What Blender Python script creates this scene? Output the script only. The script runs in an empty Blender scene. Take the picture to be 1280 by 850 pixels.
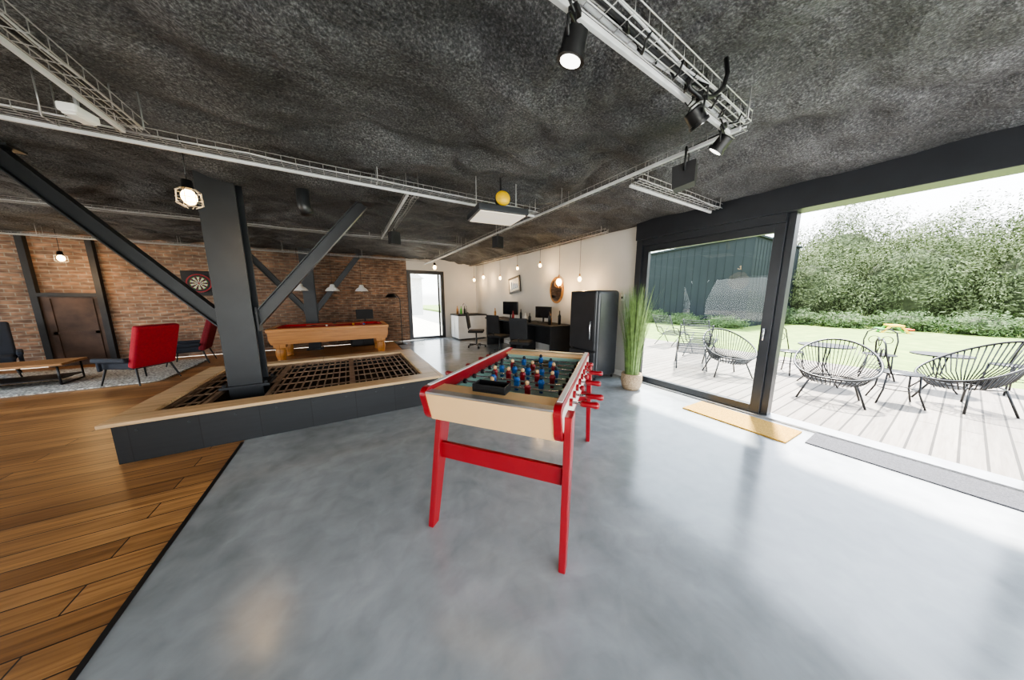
import bpy, math, random
from mathutils import Vector, Matrix, noise
random.seed(7)
C=bpy.context.scene.collection
# ---------------------------------------------------------------- materials
def nodes(name):
    m=bpy.data.materials.new(name);m.use_nodes=True
    nt=m.node_tree;b=nt.nodes['Principled BSDF'];return m,nt,b
def mat(name,col,rough=.5,metal=0.,var=.12,scale=6.,bump=0.,bscale=80.,emit=None,estr=0.,spec=None,coat=0.):
    m,nt,b=nodes(name)
    tc=nt.nodes.new('ShaderNodeTexCoord')
    n=nt.nodes.new('ShaderNodeTexNoise');n.inputs['Scale'].default_value=scale;n.inputs['Detail'].default_value=4
    nt.links.new(tc.outputs['Object'],n.inputs['Vector'])
    r=nt.nodes.new('ShaderNodeValToRGB')
    r.color_ramp.elements[0].position=.3;r.color_ramp.elements[1].position=.7
    r.color_ramp.elements[0].color=(*[c*(1-var) for c in col],1)
    r.color_ramp.elements[1].color=(*[min(1,c*(1+var)) for c in col],1)
    nt.links.new(n.outputs['Fac'],r.inputs[0]);nt.links.new(r.outputs[0],b.inputs['Base Color'])
    b.inputs['Roughness'].default_value=rough;b.inputs['Metallic'].default_value=metal
    if coat: b.inputs['Coat Weight'].default_value=coat
    if spec is not None:b.inputs['Specular IOR Level'].default_value=spec
    if emit:
        b.inputs['Emission Color'].default_value=(*emit,1);b.inputs['Emission Strength'].default_value=estr
    if bump:
        n2=nt.nodes.new('ShaderNodeTexNoise');n2.inputs['Scale'].default_value=bscale;n2.inputs['Detail'].default_value=3
        nt.links.new(tc.outputs['Object'],n2.inputs['Vector'])
        bp=nt.nodes.new('ShaderNodeBump');bp.inputs['Strength'].default_value=bump;bp.inputs['Distance'].default_value=.02
        nt.links.new(n2.outputs['Fac'],bp.inputs['Height']);nt.links.new(bp.outputs[0],b.inputs['Normal'])
    return m
def N(nt,t,**k):
    n=nt.nodes.new(t)
    for a,v in k.items():
        if a in n.inputs: n.inputs[a].default_value=v
        else: setattr(n,a,v)
    return n
def ramp(nt,stops):
    r=nt.nodes.new('ShaderNodeValToRGB');e=r.color_ramp.elements
    while len(e)<len(stops): e.new(.5)
    for i,(p,c) in enumerate(stops): e[i].position=p;e[i].color=(*c,1)
    return r
def mixc(nt,mode,fac,a,b):
    x=nt.nodes.new('ShaderNodeMixRGB');x.blend_type=mode
    for s,v in ((0,fac),(1,a),(2,b)):
        if hasattr(v,'is_output'): nt.links.new(v,x.inputs[s])
        elif s==0: x.inputs[0].default_value=v
        else: x.inputs[s].default_value=(*v,1)
    return x.outputs[0]
def planks(name,c1,c2,row,width,rough,grain=1.,axis='x',mortar=.004,mcol=(.03,.015,.008),coat=0.):
    m,nt,b=nodes(name);L=nt.links.new
    tc=N(nt,'ShaderNodeTexCoord');mp=N(nt,'ShaderNodeMapping')
    if axis=='y': mp.inputs['Rotation'].default_value=(0,0,math.radians(90))
    L(tc.outputs['Object'],mp.inputs['Vector'])
    br=N(nt,'ShaderNodeTexBrick');br.inputs['Scale'].default_value=1
    br.inputs['Color1'].default_value=(*c1,1);br.inputs['Color2'].default_value=(*c2,1);br.inputs['Mortar'].default_value=(*mcol,1)
    br.inputs['Mortar Size'].default_value=mortar;br.inputs['Brick Width'].default_value=width;br.inputs['Row Height'].default_value=row
    L(mp.outputs[0],br.inputs['Vector'])
    m2=N(nt,'ShaderNodeMapping');m2.inputs['Scale'].default_value=(1.2,22,22);L(mp.outputs[0],m2.inputs['Vector'])
    n=N(nt,'ShaderNodeTexNoise',Scale=1.5,Detail=6.,Distortion=.8);L(m2.outputs[0],n.inputs['Vector'])
    r=ramp(nt,[(.3,(.55,.47,.4)),(.55,(1,1,1)),(.75,(1.35,1.3,1.2))]);L(n.outputs['Fac'],r.inputs[0])
    o=mixc(nt,'MULTIPLY',grain,br.outputs['Color'],r.outputs[0])
    m3=N(nt,'ShaderNodeMapping');m3.inputs['Scale'].default_value=(.35,1.5,1);L(mp.outputs[0],m3.inputs['Vector'])
    n3=N(nt,'ShaderNodeTexNoise',Scale=1.6,Detail=3.);L(m3.outputs[0],n3.inputs['Vector'])
    r3=ramp(nt,[(.3,(.68,.62,.56)),(.7,(1.3,1.25,1.15))]);L(n3.outputs['Fac'],r3.inputs[0])
    o=mixc(nt,'MULTIPLY',min(1,grain),o,r3.outputs[0])
    L(o,b.inputs['Base Color']);b.inputs['Roughness'].default_value=rough
    if coat:b.inputs['Coat Weight'].default_value=coat
    bp=N(nt,'ShaderNodeBump',Strength=.4,Distance=.004);L(br.outputs['Fac'],bp.inputs['Height']);bp.invert=True
    L(bp.outputs[0],b.inputs['Normal'])
    return m
def concrete():
    m,nt,b=nodes('polished_concrete');L=nt.links.new;tc=N(nt,'ShaderNodeTexCoord')
    n=N(nt,'ShaderNodeTexNoise',Scale=.8,Detail=9.,Roughness=.58,Distortion=.9);L(tc.outputs['Object'],n.inputs['Vector'])
    r=ramp(nt,[(.25,(.21,.218,.225)),(.5,(.32,.335,.348)),(.75,(.44,.457,.47))]);L(n.outputs['Fac'],r.inputs[0])
    n2=N(nt,'ShaderNodeTexNoise',Scale=7.,Detail=9.,Distortion=.5);L(tc.outputs['Object'],n2.inputs['Vector'])
    r2=ramp(nt,[(.3,(.84,.84,.84)),(.7,(1.12,1.12,1.12))]);L(n2.outputs['Fac'],r2.inputs[0])
    o=mixc(nt,'MULTIPLY',.8,r.outputs[0],r2.outputs[0]);L(o,b.inputs['Base Color'])
    r3=ramp(nt,[(.3,(.14,.14,.14)),(.7,(.23,.23,.23))]);L(n.outputs['Fac'],r3.inputs[0]);L(r3.outputs[0],b.inputs['Roughness'])
    bp=N(nt,'ShaderNodeBump',Strength=.05,Distance=.02);L(n.outputs['Fac'],bp.inputs['Height']);L(bp.outputs[0],b.inputs['Normal'])
    b.inputs['Specular IOR Level'].default_value=.9
    return m
def brick():
    m,nt,b=nodes('old_brick');L=nt.links.new;tc=N(nt,'ShaderNodeTexCoord')
    s=N(nt,'ShaderNodeSeparateXYZ');c=N(nt,'ShaderNodeCombineXYZ');L(tc.outputs['Object'],s.inputs[0])
    ad=N(nt,'ShaderNodeMath');ad.operation='ADD';L(s.outputs[0],ad.inputs[0]);L(s.outputs[1],ad.inputs[1])
    L(ad.outputs[0],c.inputs[0]);L(s.outputs[2],c.inputs[1])
    br=N(nt,'ShaderNodeTexBrick');br.inputs['Scale'].default_value=1
    br.inputs['Color1'].default_value=(.26,.15,.1,1);br.inputs['Color2'].default_value=(.155,.1,.075,1);br.inputs['Mortar'].default_value=(.24,.2,.16,1)
    br.inputs['Mortar Size'].default_value=.009;br.inputs['Brick Width'].default_value=.24;br.inputs['Row Height'].default_value=.08
    L(c.outputs[0],br.inputs['Vector'])
    mp=N(nt,'ShaderNodeMapping');mp.inputs['Scale'].default_value=(4.1,12.5,1);L(c.outputs[0],mp.inputs['Vector'])
    n=N(nt,'ShaderNodeTexNoise',Scale=1.3,Detail=2.);L(mp.outputs[0],n.inputs['Vector'])
    r=ramp(nt,[(.3,(.55,.53,.51)),(.5,(1,1,1)),(.7,(1.6,1.6,1.52))]);L(n.outputs['Fac'],r.inputs[0])
    o=mixc(nt,'MULTIPLY',.85,br.outputs['Color'],r.outputs[0])
    n4=N(nt,'ShaderNodeTexNoise',Scale=.9,Detail=5.);L(tc.outputs['Object'],n4.inputs['Vector'])
    r4=ramp(nt,[(.35,(.65,.63,.61)),(.65,(1.18,1.16,1.13))]);L(n4.outputs['Fac'],r4.inputs[0]);o=mixc(nt,'MULTIPLY',.9,o,r4.outputs[0])
    L(o,b.inputs['Base Color'])
    b.inputs['Roughness'].default_value=.9
    bp=N(nt,'ShaderNodeBump',Strength=.5,Distance=.012);bp.invert=True;L(br.outputs['Fac'],bp.inputs['Height']);L(bp.outputs[0],b.inputs['Normal'])
    return m
def sprayed():
    m,nt,b=nodes('sprayed_insulation');L=nt.links.new;tc=N(nt,'ShaderNodeTexCoord')
    n=N(nt,'ShaderNodeTexNoise',Scale=68.,Detail=4.,Roughness=.7);L(tc.outputs['Object'],n.inputs['Vector'])
    r=ramp(nt,[(.36,(.028,.029,.031)),(.52,(.085,.087,.091)),(.68,(.22,.224,.23))]);L(n.outputs['Fac'],r.inputs[0])
    mp=N(nt,'ShaderNodeMapping');mp.inputs['Scale'].default_value=(1.,1.5,1.);mp.inputs['Rotation'].default_value=(0,0,.5);L(tc.outputs['Object'],mp.inputs['Vector'])
    n2=N(nt,'ShaderNodeTexNoise',Scale=1.5,Detail=6.,Distortion=.25,Roughness=.55);L(mp.outputs[0],n2.inputs['Vector'])
    r2=ramp(nt,[(.34,(.55,.55,.55)),(.5,(.92,.92,.92)),(.66,(1.45,1.45,1.45))]);L(n2.outputs['Fac'],r2.inputs[0])  # highlights and dark hollows of the lumps put into the colour
    o=mixc(nt,'MULTIPLY',1.,r.outputs[0],r2.outputs[0]);L(o,b.inputs['Base Color']);b.inputs['Roughness'].default_value=.75
    n3=N(nt,'ShaderNodeTexNoise',Scale=60.,Detail=4.,Roughness=.7);L(tc.outputs['Object'],n3.inputs['Vector'])
    bp=N(nt,'ShaderNodeBump',Strength=1.,Distance=.03);L(n3.outputs['Fac'],bp.inputs['Height'])
    b2=N(nt,'ShaderNodeBump',Strength=1.,Distance=.2);L(n2.outputs['Fac'],b2.inputs['Height']);L(bp.outputs[0],b2.inputs['Normal']);L(b2.outputs[0],b.inputs['Normal'])
    return m
def glassmat():
    m=bpy.data.materials.new('pane_glass');m.use_nodes=True;nt=m.node_tree;nt.nodes.clear()
    o=N(nt,'ShaderNodeOutputMaterial');t=N(nt,'ShaderNodeBsdfTransparent');g=N(nt,'ShaderNodeBsdfGlossy',Roughness=.01)
    t.inputs[0].default_value=(.88,.92,.91,1);g.inputs[0].default_value=(.02,.02,.02,1)
    mx=N(nt,'ShaderNodeAddShader');L=nt.links.new
    L(t.outputs[0],mx.inputs[0]);L(g.outputs[0],mx.inputs[1]);L(mx.outputs[0],o.inputs[0]);return m
def speck(name,stops,scale,rough=.9,detail=2.,bump=.6):
    m,nt,b=nodes(name);L=nt.links.new;tc=N(nt,'ShaderNodeTexCoord')
    n=N(nt,'ShaderNodeTexNoise',Scale=scale,Detail=detail);L(tc.outputs['Object'],n.inputs['Vector'])
    r=ramp(nt,stops);L(n.outputs['Fac'],r.inputs[0]);L(r.outputs[0],b.inputs['Base Color']);b.inputs['Roughness'].default_value=rough
    if bump:
        bp=N(nt,'ShaderNodeBump',Strength=bump,Distance=.02);L(n.outputs['Fac'],bp.inputs['Height']);L(bp.outputs[0],b.inputs['Normal'])
    return m
M=dict(
 conc=concrete(),wood=planks('oiled_pine_boards',(.48,.26,.11),(.3,.15,.06),.17,2.6,.34,grain=.9),
 deck=planks('silvered_deck',(.25,.228,.205),(.19,.172,.155),.145,4.,.8,grain=.5,axis='x',mortar=.009,mcol=(.05,.045,.04)),
 brick=brick(),ceil=sprayed(),glass=glassmat(),
 white=mat('plaster_white',(.57,.56,.54),.85,var=.04,scale=2,bump=.1),
 steel=mat('anthracite_paint',(.02,.022,.026),.42,var=.2,scale=3),
 frame=mat('window_frame',(.018,.02,.025),.4,var=.15),
 black=mat('black_metal',(.012,.012,.013),.4,.2,var=.2),
 blackm=mat('black_matt',(.018,.018,.02),.7,var=.2),
 blackw=planks('black_stained_boards',(.014,.015,.018),(.010,.011,.013),3.,.45,.5,grain=.4,mcol=(.003,.003,.003)),
 enamel=mat('black_enamel',(.035,.036,.04),.3,var=.1),
 zinc=mat('galvanised',(.42,.42,.42),.45,.7,var=.15,scale=20),
 cable=mat('white_conduit',(.56,.57,.58),.5),
 rim=planks('rim_wood',(.72,.53,.33),(.62,.43,.25),.6,3.,.45,grain=.5,mcol=(.3,.18,.09)),
 rust=mat('rusty_grate',(.3,.2,.135),.45,.4,var=.3,scale=9),
 beech=mat('beech',(.74,.47,.23),.38,var=.05,scale=2),
 red=mat('red_lacquer',(.27,.008,.014),.32,coat=.2,var=.08),
 redfab=mat('red_fabric',(.36,.012,.025),.85,var=.15,scale=30,bump=.3,bscale=300),
 dkred=mat('dark_red_fabric',(.17,.01,.018),.85,var=.2,scale=30),
 blue=mat('blue_lacquer',(.02,.12,.38),.3),
 chrome=mat('chrome',(.7,.7,.72),.18,1.,var=.03),
 alu=mat('brushed_aluminium',(.5,.5,.5),.35,.9),
 field=mat('green_field',(.34,.54,.47),.4,var=.06),
 cream=mat('cream_laminate',(.7,.66,.58),.4,var=.03),
 whitep=mat('white_paint',(.75,.74,.72),.4,var=.04),
 honey=planks('honey_oak',(.6,.28,.08),(.5,.22,.06),.5,3.,.35,grain=.5,mcol=(.3,.12,.03)),
 felt=mat('red_felt',(.42,.015,.02),.95,var=.1,scale=10),
 walnut=planks('walnut',(.34,.18,.08),(.26,.13,.055),.4,2.,.4,grain=.6),
 navy=mat('navy_fabric',(.02,.024,.035),.85,var=.2),
 rug=speck('pebble_rug',[(.38,(.2,.19,.18)),(.52,(.5,.49,.46)),(.68,(.8,.78,.74))],34),
 coir=speck('coir',[(.35,(.3,.16,.022)),(.65,(.5,.29,.05))],90),
 matgrey=speck('grey_mat',[(.35,(.035,.035,.04)),(.65,(.075,.075,.085))],120,bump=.2),
 wicker=speck('wicker',[(.35,(.28,.19,.12)),(.65,(.5,.38,.25))],60),
 grassb=mat('grass_blade',(.17,.26,.08),.6,var=.4,scale=15),
 soil=mat('soil',(.04,.025,.015),.95,var=.3,scale=40),
 lawn=speck('lawn',[(.3,(.1,.165,.025)),(.55,(.16,.235,.04)),(.75,(.24,.3,.065))],3.,detail=8.),
 leaf=speck('foliage',[(.25,(.07,.095,.04)),(.5,(.11,.14,.062)),(.75,(.17,.2,.1))],.6,rough=1.,detail=5.,bump=0),
 leafd=speck('foliage_low',[(.3,(.04,.075,.025)),(.7,(.11,.165,.06))],2.2,rough=.9,detail=4.,bump=0),
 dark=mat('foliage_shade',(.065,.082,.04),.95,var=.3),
 clad=mat('dark_cladding',(.02,.025,.028),.8,.0,var=.1,scale=.6,spec=.15),
 rustdoor=mat('rusty_panel',(.06,.035,.025),.7,.2,var=.5,scale=3),
 warm=mat('warm_bulb',(1,.75,.4),.4,emit=(1,.64,.27),estr=24),
 lens=mat('lamp_lens',(1,1,.95),.3,emit=(1,.97,.88),estr=5),
 yellow=mat('yellow_paint',(.8,.5,.02),.45),
 orange=mat('orange_paint',(.6,.08,.02),.5),
 green=mat('green_plastic',(.1,.45,.08),.45),
 panel=mat('light_panel',(.6,.55,.47),.5,emit=(1,.88,.72),estr=.6),
 screen=mat('screen',(.01,.012,.015),.15),
 paper=mat('paper',(.75,.74,.7),.8,var=.06,scale=5),
 mirror=mat('mirror',(.8,.8,.8),.04,1.,var=.01),
 gold=mat('aged_gold',(.4,.2,.07),.45,.6,var=.3,scale=15),
 beige=mat('beige_fabric',(.55,.5,.42),.9),
)
# ---------------------------------------------------------------- mesh builder
class B:
    def __init__(s): s.v=[];s.f=[];s.m=[];s.s=[]
    def add(s,vs,fs,mi=0,sm=False):
        o=len(s.v);s.v+=[tuple(p) for p in vs];s.f+=[tuple(i+o for i in q) for q in fs];s.m+=[mi]*len(fs);s.s+=[sm]*len(fs);return s
    def box(s,c,d,mi=0,R=None):
        x,y,z=[k/2 for k in d]
        vs=[Vector((a*x,b*y,e*z)) for a,b,e in ((-1,-1,-1),(1,-1,-1),(1,1,-1),(-1,1,-1),(-1,-1,1),(1,-1,1),(1,1,1),(-1,1,1))]
        if R is not None: vs=[R@q for q in vs]
        vs=[q+Vector(c) for q in vs]
        return s.add(vs,[(0,3,2,1),(4,5,6,7),(0,1,5,4),(1,2,6,5),(2,3,7,6),(3,0,4,7)],mi)
    def bb(s,x0,x1,y0,y1,z0,z1,mi=0): return s.box(((x0+x1)/2,(y0+y1)/2,(z0+z1)/2),(x1-x0,y1-y0,z1-z0),mi)
    def beam(s,p0,p1,w,h,mi=0,up=(0,0,1)):
        p0=Vector(p0);p1=Vector(p1);d=(p1-p0);n=d.normalized();u=Vector(up)
        sd=n.cross(u).normalized();u2=sd.cross(n)
        R=Matrix((n,sd,u2)).transposed();return s.box((p0+p1)/2,(d.length,w,h),mi,R)
    def cyl(s,p0,p1,r0,r1=None,seg=12,mi=0,caps=True):
        if r1 is None:r1=r0
        p0=Vector(p0);p1=Vector(p1);n=(p1-p0).normalized();a=n.orthogonal().normalized();b=n.cross(a)
        vs=[];
        for p,r in((p0,r0),(p1,r1)):
            for i in range(seg):
                t=2*math.pi*i/seg;vs.append(p+a*(r*math.cos(t))+b*(r*math.sin(t)))
        s.add(vs,[(i,(i+1)%seg,seg+(i+1)%seg,seg+i) for i in range(seg)],mi,seg>6)
        if caps: s.add(vs,[tuple(range(seg))[::-1],tuple(range(seg,2*seg))],mi)
        return s
    def tube(s,pts,r,seg=6,mi=0,closed=False):
        pts=[Vector(p) for p in pts];n=len(pts);vs=[];prev=None
        for i,p in enumerate(pts):
            if closed: d=pts[(i+1)%n]-pts[i-1]
            else: d=pts[min(i+1,n-1)]-pts[max(i-1,0)]
            d.normalize()
            a=d.orthogonal().normalized() if prev is None else (prev-d*prev.dot(d)).normalized()
            prev=a;b=d.cross(a)
            for k in range(seg):
                t=2*math.pi*k/seg;vs.append(p+a*(r*math.cos(t))+b*(r*math.sin(t)))
        fs=[]
        for i in range(n if closed else n-1):
            j=(i+1)%n
            for k in range(seg): fs.append((i*seg+k,i*seg+(k+1)%seg,j*seg+(k+1)%seg,j*seg+k))
        if not closed: fs+= [tuple(range(seg))[::-1],tuple(range((n-1)*seg,n*seg))]
        return s.add(vs,fs,mi,True)
    def lathe(s,prof,c=(0,0,0),seg=20,mi=0,sy=1.):
        vs=[];fs=[];n=len(prof)
        for r,z in prof:
            for i in range(seg):
                t=2*math.pi*i/seg;vs.append((c[0]+r*math.cos(t),c[1]+r*sy*math.sin(t),c[2]+z))
        for j in range(n-1):
            for i in range(seg): fs.append((j*seg+i,j*seg+(i+1)%seg,(j+1)*seg+(i+1)%seg,(j+1)*seg+i))
        return s.add(vs,fs,mi,True)
    def ell(s,c,r,seg=12,mi=0):
        n=max(5,seg//2+1)
        vs=[];fs=[]
        for j in range(n):
            ph=math.pi*(j/(n-1))
            for i in range(seg):
                t=2*math.pi*i/seg;k=max(math.sin(ph),1e-3)
                vs.append((c[0]+r[0]*k*math.cos(t),c[1]+r[1]*k*math.sin(t),c[2]-r[2]*math.cos(ph)))
        for j in range(n-1):
            for i in range(seg): fs.append((j*seg+i,j*seg+(i+1)%seg,(j+1)*seg+(i+1)%seg,(j+1)*seg+i))
        return s.add(vs,fs,mi,True)
    def prism(s,poly,fn,t0,t1,mi=0,sm=False):
        n=len(poly);vs=[fn(a,b,t0) for a,b in poly]+[fn(a,b,t1) for a,b in poly]
        s.add(vs,[tuple(range(n))[::-1],tuple(range(n,2*n))],mi)
        return s.add(vs,[(i,(i+1)%n,n+(i+1)%n,n+i) for i in range(n)],mi,sm)
    def quad(s,*p): return s.add(p,[(0,1,2,3)])
    def obj(s,name,mats,parent=None,bevel=0,loc=None,rot=None,seg=2):
        me=bpy.data.meshes.new(name);me.from_pydata(s.v,[],s.f)
        if not isinstance(mats,(list,tuple)): mats=[mats]
        for m in mats: me.materials.append(M[m] if isinstance(m,str) else m)
        me.polygons.foreach_set('material_index',s.m);me.polygons.foreach_set('use_smooth',s.s);me.update()
        o=bpy.data.objects.new(name,me);C.objects.link(o)
        if parent: o.parent=parent
        if loc is not None:o.location=loc
        if rot is not None:o.rotation_euler=rot
        if bevel:
            b=o.modifiers.new('bevel','BEVEL');b.width=bevel;b.segments=seg;b.limit_method='ANGLE'
        return o
def E(name,label,cat,loc=(0,0,0),rz=0,group=None,kind=None,rot=None):
    o=bpy.data.objects.new(name,None);o.empty_display_size=.1;C.objects.link(o);o.location=loc
    o.rotation_euler=rot if rot else (0,0,rz)
    tag(o,label,cat,group,kind);return o
def tag(o,label=None,cat=None,group=None,kind=None):
    if label:o['label']=label
    if cat:o['category']=cat
    if group:o['group']=group
    if kind:o['kind']=kind
    return o
def struct(o,label=None): return tag(o,label,None,None,'structure')
def dup(o,loc):
    k=o.copy();C.objects.link(k);k.location=loc;return k
def clone(o,loc,rz=None,label=None,rot=None,scale=None):
    c=o.copy();C.objects.link(c);c.location=loc
    if rz is not None:c.rotation_euler=(0,0,rz)
    if rot is not None:c.rotation_euler=rot
    if scale:c.scale=scale
    if label:c['label']=label
    def rec(a,b):
        for ch in list(a.children):
            k=ch.copy();C.objects.link(k);k.parent=b;k.matrix_parent_inverse=ch.matrix_parent_inverse.copy();rec(ch,k)
    rec(o,c);return c
R2=math.radians
# ================================================================ SHELL
ZC=2.8
b=B();p=[(-1.05,-3.2),(4.6,-3.2),(4.6,10.2),(1.3,10.2),(1.3,3.9),(-1.05,3.9)]
b.prism(p,lambda a,c,t:(a,c,t),-.12,0);struct(b.obj('floor','conc'),'polished blue-grey concrete floor')
b=B();p=[(-7.5,-3.2),(-1.05,-3.2),(-1.05,3.9),(1.3,3.9),(1.3,10.2),(-7.5,10.2)]
b.prism(p,lambda a,c,t:(a,c,t),-.12,-.003);struct(b.obj('floor','wood'),'oiled orange pine plank floor')
struct(B().bb(-1.068,-1.043,-3.2,3.73,-.02,.004).obj('trim_1','black'),'dark metal strip between wood and concrete')
struct(B().bb(1.28,1.32,3.9,10.2,-.02,.004).obj('trim_2','black'),'dark metal strip between wood and concrete')
nx,ny=300,330;x0,x1,y0,y1=-7.6,4.5,-3.3,10.4
vs=[];fs=[]
for j in range(ny+1):
    for i in range(nx+1):
        x=x0+(x1-x0)*i/nx;y=y0+(y1-y0)*j/ny
        wx=x+.35*noise.noise(Vector((x*.8,y*.8,9)));wy=y+.35*noise.noise(Vector((x*.8,y*.8,19)))
        h=.10*noise.fractal(Vector((wx*.8,wy*1.0,0)),1.,2.,4)+.05*(1-2*abs(noise.noise(Vector((wx*1.7+wy*.6,wy*1.9-wx*.7,4)))))-.02+.01*noise.noise(Vector((x*14,y*14,2)))
        h*=min(1.,max(.15,(4.5-x)/.6))
        dz=.12*min(1,max(0,(x-3.4)/.8))
        vs.append((x,y,ZC+.05-dz+max(-.12,min(.15,h))))
for j in range(ny):
    for i in range(nx):
        a=j*(nx+1)+i;fs.append((a,a+nx+1,a+nx+2,a+1))
b=B();b.add(vs,fs,0,True);struct(b.obj('ceiling','ceil'),'dark sprayed rough insulation ceiling')
struct(B().bb(-7.7,4.62,-3.4,10.5,3.02,3.2).obj('ceiling','blackm'),'roof slab above the sprayed ceiling')
b=B();b.bb(-7.5,1.85,10.2,10.4,0,3);struct(b.obj('wall_back','brick'),'old red and brown brick wall')
b=B();b.bb(3.15,4.6,10.2,10.4,0,3).bb(1.85,3.15,10.2,10.4,2.45,3);struct(b.obj('wall_back','white'),'white plaster wall around the back door')
b=B();b.bb(4.45,4.6,3.08,10.2,0,3);struct(b.obj('wall_right','white'),'white plaster wall with hanging bulbs')
b=B();b.bb(-7.7,-7.5,-3.4,1.5,0,3).bb(-7.7,-7.5,8.5,10.4,0,3).bb(-7.7,-7.5,1.5,8.5,2.5,3).bb(-7.7,-7.5,1.5,8.5,0,.3);struct(b.obj('wall_left','brick'),'brick wall with a wide window')  # opening out of view, put in to bring light from the left
b=B();b.bb(-7.5,-5,-3.4,-3.2,0,3).bb(3.8,4.6,-3.4,-3.2,0,3).bb(-5,3.8,-3.4,-3.2,2.5,3);struct(b.obj('wall_front','white'),'plaster wall with wide glazing')  # glazing behind the camera, put in to light ceiling and floor
def sash(y0,y1,x,z0,z1,w=.09,d=.06,name='window_1',label='',extra=None):
    b=B();b.bb(x-d/2,x+d/2,y0,y0+w,z0,z1).bb(x-d/2,x+d/2,y1-w,y1,z0,z1).bb(x-d/2,x+d/2,y0+w,y1-w,z0,z0+w).bb(x-d/2,x+d/2,y0+w,y1-w,z1-w,z1)
    o=b.obj(name,'frame',bevel=.004);struct(o,label)
    B().quad((x,y0+w,z0+w),(x,y1-w,z0+w),(x,y1-w,z1-w),(x,y0+w,z1-w)).obj('glass_pane','glass',o);return o
H=2.46
struct(B().bb(4.32,4.6,-3.2,3.08,H,3.0).obj('trim_3','frame',bevel=.006),'dark painted steel header beam above the glazing')
struct(B().bb(4.36,4.6,2.98,3.08,0,H).obj('trim_4','frame'),'dark jamb of the glazing')
struct(B().bb(4.38,4.6,-3.2,3.0,-.01,.025).obj('trim_5','alu'),'metal threshold track')
w=sash(1.2,2.98,4.44,.025,2.36,.10,.07,'window_1','dark framed sliding glass door panel')
struct(B().bb(4.44,4.58,1.13,1.2,.025,H).obj('trim_6','frame',bevel=.004),'dark vertical post between glazed bays')
struct(B().bb(4.38,4.6,1.2,2.98,2.36,H).obj('trim_7','frame'),'dark head frame of the sliding door')
struct(B().bb(4.38,4.6,-.53,-.42,.025,H).obj('trim_8','frame',bevel=.004),'dark vertical post between glazed bays')
sash(-3.2,-.53,4.5,.025,H,.09,.07,'window_2','dark framed fixed glass panel')  # unseen bay continuing the glazing, put in to bring light
h=B();h.tube([(4.405,1.255,.98),(4.37,1.255,.98),(4.37,1.255,1.12),(4.405,1.255,1.12)],.008,8);h.obj('door_handle','chrome',w)
for k,(a,c) in enumerate(((-5,-2.07),(-2.07,.87),(.87,3.8))):
    b=B();b.bb(a,a+.08,-3.34,-3.26,0,2.5).bb(c-.08,c,-3.34,-3.26,0,2.5).bb(a+.08,c-.08,-3.34,-3.26,0,.08).bb(a+.08,c-.08,-3.34,-3.26,2.42,2.5)
    o=b.obj('window_%d'%(3+k),'frame');struct(o,'dark framed tall glass panel');B().quad((a+.08,-3.3,.08),(c-.08,-3.3,.08),(c-.08,-3.3,2.42),(a+.08,-3.3,2.42)).obj('glass_pane','glass',o)
sash(1.5,8.5,-7.6,.3,2.5,.08,.06,'window_6','wide dark framed window')
b=B()
b.bb(1.85,1.97,10.16,10.3,0,2.45).bb(3.03,3.15,10.16,10.3,0,2.45).bb(1.97,3.03,10.16,10.3,2.33,2.45).bb(1.97,3.03,10.16,10.3,0,.08).bb(2.9,2.96,10.1,10.16,.05,2.33)
o=b.obj('door_1','frame');struct(o,'dark framed glass door in the back wall');B().quad((1.97,10.22,.08),(3.03,10.22,.08),(3.03,10.22,2.33),(1.97,10.22,2.33)).obj('glass_pane','glass',o)
struct(B().bb(4.435,4.45,3.1,10.2,0,.1).obj('baseboard_right','whitep'))
b=B()
for x in(-5.62,-4.76): b.bb(x-.045,x+.045,10.1,10.2,0,2.8)
b.bb(-5.575,-4.805,10.1,10.2,1.52,1.6)
struct(b.obj('trim_9','blackm'),'dark steel framing on the brick wall')
b=B();b.bb(-5.575,-4.805,10.14,10.2,0,1.52);b.bb(-5.5,-4.88,10.12,10.14,.7,.76);b.bb(-5.5,-5.44,10.12,10.14,.05,1.48);b.bb(-4.94,-4.88,10.12,10.14,.05,1.48)
struct(b.obj('door_2','rustdoor'),'rusty brown steel door panel in the brick wall')
# ================================================================ RAISED PLATFORM
pl=E('raised_platform','low black box platform with pale wood rim and dark grating','platform',(-.45,4.9,0))
X0,X1,Y0,Y1=-1.95+.45,1.1+.45,3.73-4.9,6.1-4.9
b=B();b.bb(X0+.06,X1-.06,Y0+.05,Y0+.09,0,.37).bb(X0+.06,X1-.06,Y1-.09,Y1-.05,0,.37).bb(X0+.06,X0+.1,Y0+.09,Y1-.09,0,.37).bb(X1-.1,X1-.06,Y0+.09,Y1-.09,0,.37)
b.obj('side_panel','blackw',pl)
sc=B().cyl((0,0,0),(0,-.006,0),.011,seg=8).obj('screw','steel',pl,loc=(X0+.2,Y0+.05,.3))
for i in range(1,9): dup(sc,(X0+.2+i*.33,Y0+.05,.3))
rw=.24
def rimb(x0,x1,y0,y1):
    B().bb(x0,x1,y0,y1,.37,.405).obj('rim_board','rim',pl,bevel=.006)
rimb(X0,X1,Y0,Y0+rw);rimb(X0,X1,Y1-rw,Y1);rimb(X0,X0+rw,Y0+rw,Y1-rw);rimb(X1-rw,X1,Y0+rw,Y1-rw)
gx0,gx1,gy0,gy1=X0+rw-.02,X1-rw+.02,Y0+rw-.02,Y1-rw+.02
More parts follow.
